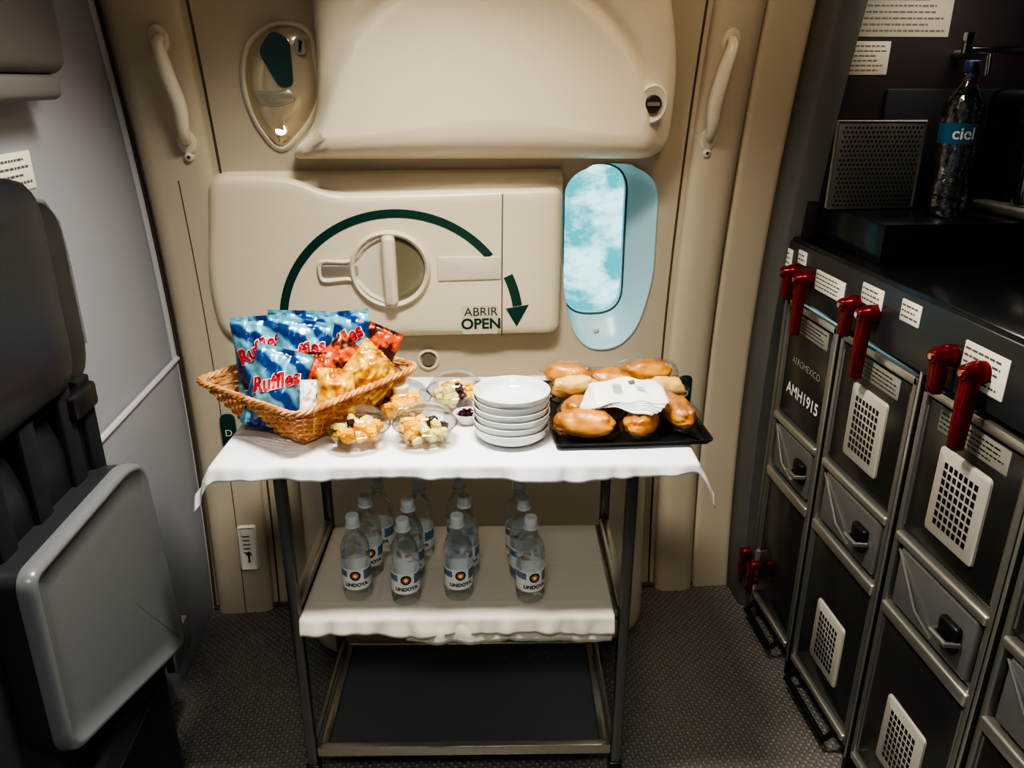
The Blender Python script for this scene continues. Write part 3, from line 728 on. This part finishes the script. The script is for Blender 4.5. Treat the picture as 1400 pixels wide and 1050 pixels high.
def fcup(x,y,k,rz):
    e=empty('fruit_cup',(x,y,ZT),rz);e.scale=(1.06,1.06,1.06);Bd=B()
    Bd.add(lathe([(0,.002),(.040,.0),(.044,.003),(.060,.036),(.064,.038),(.066,.041),(.063,.043),(.060,.050),(.050,.064),(.036,.073),(.018,.078),(0,.079)],36),m_film)
    Bd.add(tube([(.064*math.cos(a),.064*math.sin(a),.040) for a in lsp(0,2*pi,40)[:-1]],.0016,6,True),m_film)
    for i in range(44):
        a=random.uniform(0,2*pi);r_=.040*math.sqrt(random.random())
        z=.014+.040*(i/44)*(1-.4*r_/.040)
        if z<.024:r_=min(r_,.026)
        sct=(a/(2*pi)*6)%6
        mt=m_pine if sct<3.3 else (m_melon if sct<5.3 else (m_grape if k else m_melon))
        if mt is m_grape: s=(.021,.018,.018)
        elif mt is m_pine: s=(random.uniform(.026,.034),.018,.014)
        else: s=(random.uniform(.026,.034),.020,.014)
        Bd.add(blob((r_*math.cos(a),r_*math.sin(a),z),s,random.uniform(-.5,.5)+a,i),mt)
    if k==2: Bd.add(lathe([(0,0),(.014,0),(.018,.018),(.018,.020),(0,.017)],20,(.0,.0,.048)),m_cream)
    Bd.obj('cup_and_fruit',e,50)
fcup(-.192,1.528,1,3.6);fcup(-.052,1.530,1,.6);fcup(-.108,1.674,2,2.8);fcup(.018,1.718,1,5.5)
sb=empty('small_sauce_bowl',(.040,1.618,ZT));Bd=B()
Bd.add(lathe([(0,.002),(.016,0),(.028,.022),(.030,.026),(.028,.026),(.024,.018),(0,.016)],28),m_white);Bd.add(lathe([(0,.02),(.02,.020),(.0245,.0195)],20),m_grape)
for i in range(6): Bd.add(blob((.012*math.cos(i),.012*math.sin(i),.024),(.012,.01,.01),i,i),m_grape)
Bd.obj('bowl_and_dip',sb)
bt=empty('bread_tray',(.390,1.640,ZT),math.radians(-1));Bd=B()
to=rpoly([(-.168,-.188),(.168,-.188),(.168,.188),(-.168,.188)],.015,5)
Bd.add(plate(to,[(.012,0),(.0,.012),(.0,.014),(.004,.014),(.014,.004),(.02,.0035)],lambda x,y,o:(x,y,o)),m_traym)
Bd.obj('tray',bt)
def roll(c,s,rz,seed):
    n,mm=36,26;v=[];f=[]
    for j in range(mm+1):
        ph=-pi/2+pi*j/mm
        for i in range(n):
            th=2*pi*i/n;q=Vector((math.sin(ph),math.cos(ph)*math.cos(th),math.cos(ph)*math.sin(th)))
            k=1+.16*noise.noise(q*1.8+Vector((seed*3,0,0)))+.05*noise.noise(q*5+Vector((seed*3,0,0)))
            z=q.z
            if z<0: z*=.75
            if z>.2: k-=.16*math.exp(-((q.y-.25*q.x)/.10)**2)*max(0,1-abs(q.x)**2)
            if z>.2: k-=.08*(.5+.5*math.cos(q.x*14+q.y*3))*.5
            e=lambda a,p:math.copysign(abs(a)**p,a)
            v.append(Vector((e(q.x,.85)*s[0]*k,e(q.y,.9)*s[1]*k,z*s[2]*k)))
    for j in range(mm):
        for i in range(n):
            l=(i+1)%n;f.append([j*n+i,j*n+l,(j+1)*n+l,(j+1)*n+i])
    return v,f
def wrapped(x,y,z,L,w,rz,mat,seed):
    Bd=B();Bd.add(roll((0,0,0),(L,w,w*.92),0,seed),mat)
    v=[];f=[];n=30;m2=20
    for j in range(m2+1):
        t=-1+2*j/m2;x_=t*L*1.22
        k=(1-abs(t)**4)**.5 if abs(t)<1 else 0
        for i in range(n):
            th=2*pi*i/n;q=1.05+.12*noise.noise(Vector((x_*60,math.cos(th)*2.8,math.sin(th)*2.8+seed)))
            v.append((x_,math.cos(th)*w*q*(.35+.65*k)*1.03,math.sin(th)*w*.93*q*k+(.002*math.sin(i*3))*(1-k)))
    for j in range(m2):
        for i in range(n):
            l=(i+1)%n;f.append([j*n+i,j*n+l,(j+1)*n+l,(j+1)*n+i])
    Bd.add((v,f),m_wrap)
    e=empty('wrapped_bread_roll',(x,y,z),rz);Bd.obj('roll',e,180)
zr=ZT+.006
RL=[(.289,1.510,.034,.066,.036,-.30,m_bread),(.410,1.508,.034,.052,.033,.95,m_bread),(.498,1.552,.036,.064,.036,1.75,m_bread),
    (.290,1.600,.032,.046,.032,.9,m_bread),(.297,1.700,.034,.054,.033,-.1,m_bread),(.390,1.735,.040,.060,.035,-.40,m_bread),(.485,1.775,.048,.066,.034,-.10,m_bread),
    (.503,1.675,.042,.050,.032,.1,m_breadp),(.378,1.630,.036,.056,.035,1.2,m_bread),(.290,1.650,.068,.050,.026,.2,m_breadp),(.290,1.790,.044,.054,.033,-.25,m_bread)]
for i,(x,y,z,L,w,rz,mt) in enumerate(RL): wrapped(x,y,zr+z-.004,L,w,rz,mt,i)
nk=empty('paper_napkins',(.385,1.560,.950),-.2);Bd=B()
def nap(cx,cy,w,h,rot,z,tilt):
    o=[]
    base=densify(rpoly([(-w,-h),(w,-h),(w,h),(-w,h)],.01,3),.004)
    for i,(x,y) in enumerate(base):
        k=1+.014*(1 if i%2 else -1);o.append((x*k,y*k))
    def mp(x,y,of):
        X=x*math.cos(rot)-y*math.sin(rot)+cx;Y=x*math.sin(rot)+y*math.cos(rot)+cy
        return (X,Y,z+of+tilt*X+.12*Y-1.5*(max(0,X*X+Y*Y-.0012))+.008*noise.noise(Vector((X*26,Y*26,z*3))))
    return plate(o,[(0,0),(0,.0008)],mp,8),mp
for k in range(5):
    g,mp_=nap(.004*k-.010,.003*k-.006,.080,.056,.09*k-.20,.012+.0020*k,.02);Bd.add(g,m_napkin)
for i in range(7): Bd.add(quad(-.034,-.018+i*.006,-.014,-.0160+i*.006,mp_,.0028),m_ltext)
for i in range(5): Bd.add(quad(.016,-.018+i*.005,.036,-.0165+i*.005,mp_,.0028),m_ltext)
for i in range(4): Bd.add(quad(.004,.012+i*.005,.018,.0145+i*.005,mp_,.0028),m_ltext)
Bd.obj('napkins',nk,180)

# ---------------------------------------------------------------- snack basket
bang=math.atan2(.653,-.757)
bk=empty('wicker_snack_basket',(-.312,1.70,ZT+.0015),bang)
def loop(w,d,r,z,n=192,wob=None):
    o=rpoly([(-w,-d),(w,-d),(w,d),(-w,d)],r,10)
    L=[0]
    for i in range(len(o)): L.append(L[-1]+(Vector(o[(i+1)%len(o)])-Vector(o[i])).length)
    tot=L[-1];pts=[];k=0
    for i in range(n):
        s=tot*i/n
        while L[k+1]<s:k+=1
        a=Vector(o[k]);b_=Vector(o[(k+1)%len(o)]);t=(s-L[k])/max(1e-9,L[k+1]-L[k]);q=a+(b_-a)*t
        dd=(b_-a).normalized() if (b_-a).length>1e-9 else Vector((1,0));nrm=Vector((dd.y,-dd.x))
        if wob: q=q+nrm*wob(i)
        pts.append((q.x,q.y,z))
    return pts
Bd=B();w0,d0,w1,d1=.115,.125,.170,.180;Hb=.092
def lv(h): return w0+(w1-w0)*h,d0+(d1-d0)*h
for k in range(11):
    h=k/10.5;w,d=lv(h)
    Bd.add(tube(loop(w,d,.035,.006+Hb*h,192,lambda i,k=k:.0036*math.cos(pi*i/4+pi*k)),.0040,5,True),m_wicker)
lo0=loop(w0,d0,.035,.003,48);lo1=loop(w1,d1,.035,.003+Hb,48)
for a,b_ in zip(lo0,lo1): Bd.add(tube([a,b_],.003,5),m_wicker)
wr,dr=lv(1.02)
for ph in (0,2*pi/3,4*pi/3):
    base=loop(wr,dr,.035,Hb+.006,240);pts=[]
    for i,p in enumerate(base):
        a=Vector(base[(i+1)%240])-Vector(base[i-1]);a.normalize();nrm=Vector((a.y,-a.x,0));t=2*pi*i/240*26+ph
        pts.append(Vector(p)+nrm*.004*math.cos(t)+Vector((0,0,.004*math.sin(t))))
    Bd.add(tube(pts,.0040,5,True),m_wicker)
Bd.add(bx(-w0,w0,-d0,d0,.0,.006,.002),m_wicker)
for i in range(14): Bd.add(tube([(-w0+.01+i*.0165,-d0,.007),(-w0+.01+i*.0165,d0,.007)],.004,5),m_wicker)
Bd.obj('basket',bk,60)
def bag(name,c,w,h,th,rx,ry,rz,mat,txt=None,seed=0,ts=.36):
    nx,ny=26,36;Bd=B()
    def sf(u,v_,side):
        k=max(0,(1-abs(u)**2.6))**.6*max(0,(1-abs(v_/.88)**3))**.55 if abs(v_)<.88 else 0
        x=u*w/2*(1-.06*(1-abs(v_)));z=v_*h/2
        n=noise.noise(Vector((u*2.2+seed*5,v_*2.2,side)))*.009+noise.noise(Vector((u*6,v_*6+seed*3,side*2)))*.004
        n+=.003*math.sin(u*14+seed)*max(0,abs(v_)-.45)/.5
        y=side*(th/2*k+n*min(1,k*2+.15))
        if abs(v_)>=.88: y+=.0015*math.sin(u*60)
        return Vector((x,y,z))
    for side in (-1,1):
        v=[];f=[]
        for j in range(ny+1):
            for i in range(nx+1): v.append(sf(-1+2*i/nx,-1+2*j/ny,side))
        for j in range(ny):
            for i in range(nx): f.append([j*(nx+1)+i,j*(nx+1)+i+1,(j+1)*(nx+1)+i+1,(j+1)*(nx+1)+i])
        Bd.add((v,f),mat)
    if txt:
        def mpf(x,z,o): return tuple(sf(max(-1,min(1,x/(w/2))),max(-.95,min(.95,z/(h/2))),-1)+Vector((0,-.0022-o,0)))
        Bd.add(text(txt,w*ts,-w*.02,h*.10,mpf,0,shear=.2,rot=.42,bold=.0028,sx=.90),m_ltxtwhite)
        Bd.add(text(txt,w*ts,-w*.02,h*.10,mpf,.0012,shear=.2,rot=.42,bold=.0012,sx=.90),m_ltxtred)
        Bd.add(plate(circ(w*.12,-h*.24,w*.16,24,w*.10),[(0,.0),(.001,.001)],mpf,3),m_orange if seed%2 else m_gold)
    e=empty(name,c);e.rotation_euler=(rx,ry,rz);Bd.obj('bag',e,180)
bag('potato_chip_bag',(-.368,1.605,.980),.122,.180,.045,-.30,.26,-.10,m_bag,'Ruffles',1)
bag('potato_chip_bag',(-.412,1.705,1.026),.125,.175,.045,-.15,-.04,.05,m_bag,'Ruffles',2)
bag('potato_chip_bag',(-.322,1.680,1.021),.12,.175,.04,-.25,.20,.1,m_bag,'Ruffles',3)
bag('potato_chip_bag',(-.345,1.765,1.024),.13,.17,.045,-.05,.05,.0,m_bag,'Ruffles',4)
bag('potato_chip_bag',(-.232,1.735,1.026),.13,.17,.045,-.2,-.12,-.15,m_bag,'Ruffles',5)
bag('snack_packet',(-.285,1.630,.985),.085,.13,.035,-.3,.15,.2,m_orange,None,6)
bag('snack_packet',(-.240,1.665,1.010),.10,.12,.035,-.35,.9,.1,m_orange,None,7)
bag('snack_packet',(-.160,1.725,1.018),.085,.12,.035,-.2,.4,-.2,m_orange,None,8)
bag('wrapped_pastry',(-.240,1.590,.972),.085,.110,.065,-.5,.2,.3,m_gold,None,9)
bag('wrapped_pastry',(-.182,1.650,1.002),.090,.120,.066,-.6,.9,.2,m_gold,None,10)
bag('wrapped_pastry',(-.157,1.665,.975),.075,.115,.055,-.6,1.1,.4,m_gold,None,11)
bag('snack_packet_striped',(-.298,1.575,.958),.040,.10,.02,-.2,.2,.5,m_napkin,None,12)

# ---------------------------------------------------------------- lights
def area_l(name,loc,sx,sy,pw,col,rot=(0,0,0),spread=pi):
    l=bpy.data.lights.new(name,'AREA');l.shape='RECTANGLE';l.size=sx;l.size_y=sy;l.energy=pw;l.color=col;l.spread=spread
    o=bpy.data.objects.new(name,l);COL.objects.link(o);o.location=loc;o.rotation_euler=rot;return o
def fixture(x,y,sx,sy,pw,col,spread=pi):
    e=empty('ceiling_light',(x,y,H));Bd=B();Bd.add(rbox((0,0,-.012),(sx+.04,sy+.04,.024),.006),m_ceil);Bd.add(rbox((0,0,-.024),(sx,sy,.006),.002),m_lampd);Bd.obj('fixture',e)
    l=area_l('lamp',(0,0,-.032),sx,sy,pw,col,spread=spread);l.parent=e
fixture(-.02,1.32,.40,.16,19,(1,.955,.85),math.radians(120))
fixture(-.10,-.10,.6,.30,13,(1,.97,.91),math.radians(130))
fixture(.62,1.35,.2,.3,3.5,(1,.76,.48))
gl=area_l('niche_fill_lamp',(1.23,1.83,1.865),.30,.03,1.5,(1,.92,.82));gl.parent=gal;gl.matrix_parent_inverse=Matrix.Translation((-1.2,-1.4,0))  # added fill lamp, out of view, to brighten the dark niche and bottle
W=bpy.data.worlds.new('sky_outside');S.world=W;W.use_nodes=True;nt=W.node_tree;bg=nt.nodes['Background']
tc=nt.nodes.new('ShaderNodeTexCoord');mp=nt.nodes.new('ShaderNodeMapping');mp.inputs['Scale'].default_value=(1,1,1.5);mp.inputs['Location'].default_value=(.37,.1,.22);nt.links.new(tc.outputs['Generated'],mp.inputs['Vector'])
nz=nt.nodes.new('ShaderNodeTexNoise');nz.inputs['Scale'].default_value=24;nz.inputs['Detail'].default_value=10;nz.inputs['Roughness'].default_value=.6;nz.inputs['Distortion'].default_value=.2
nt.links.new(mp.outputs[0],nz.inputs['Vector']);r=nt.nodes.new('ShaderNodeValToRGB')
r.color_ramp.elements[0].position=.42;r.color_ramp.elements[0].color=lin((84,164,172));r.color_ramp.elements[1].position=.62;r.color_ramp.elements[1].color=lin((222,246,246))
nt.links.new(nz.outputs['Fac'],r.inputs['Fac']);nt.links.new(r.outputs['Color'],bg.inputs['Color']);bg.inputs['Strength'].default_value=1.8
S.view_settings.view_transform='AgX'
try:S.view_settings.look='AgX - High Contrast'
except Exception:pass
S.view_settings.exposure=.12
ca=bpy.data.cameras.new('camera');ca.sensor_width=36;ca.lens=1071/1400*36;ca.clip_start=.02
co=bpy.data.objects.new('camera',ca);COL.objects.link(co);co.location=(0,0,1.6);co.rotation_euler=(math.radians(90-21.2),0,math.radians(-5));S.camera=co
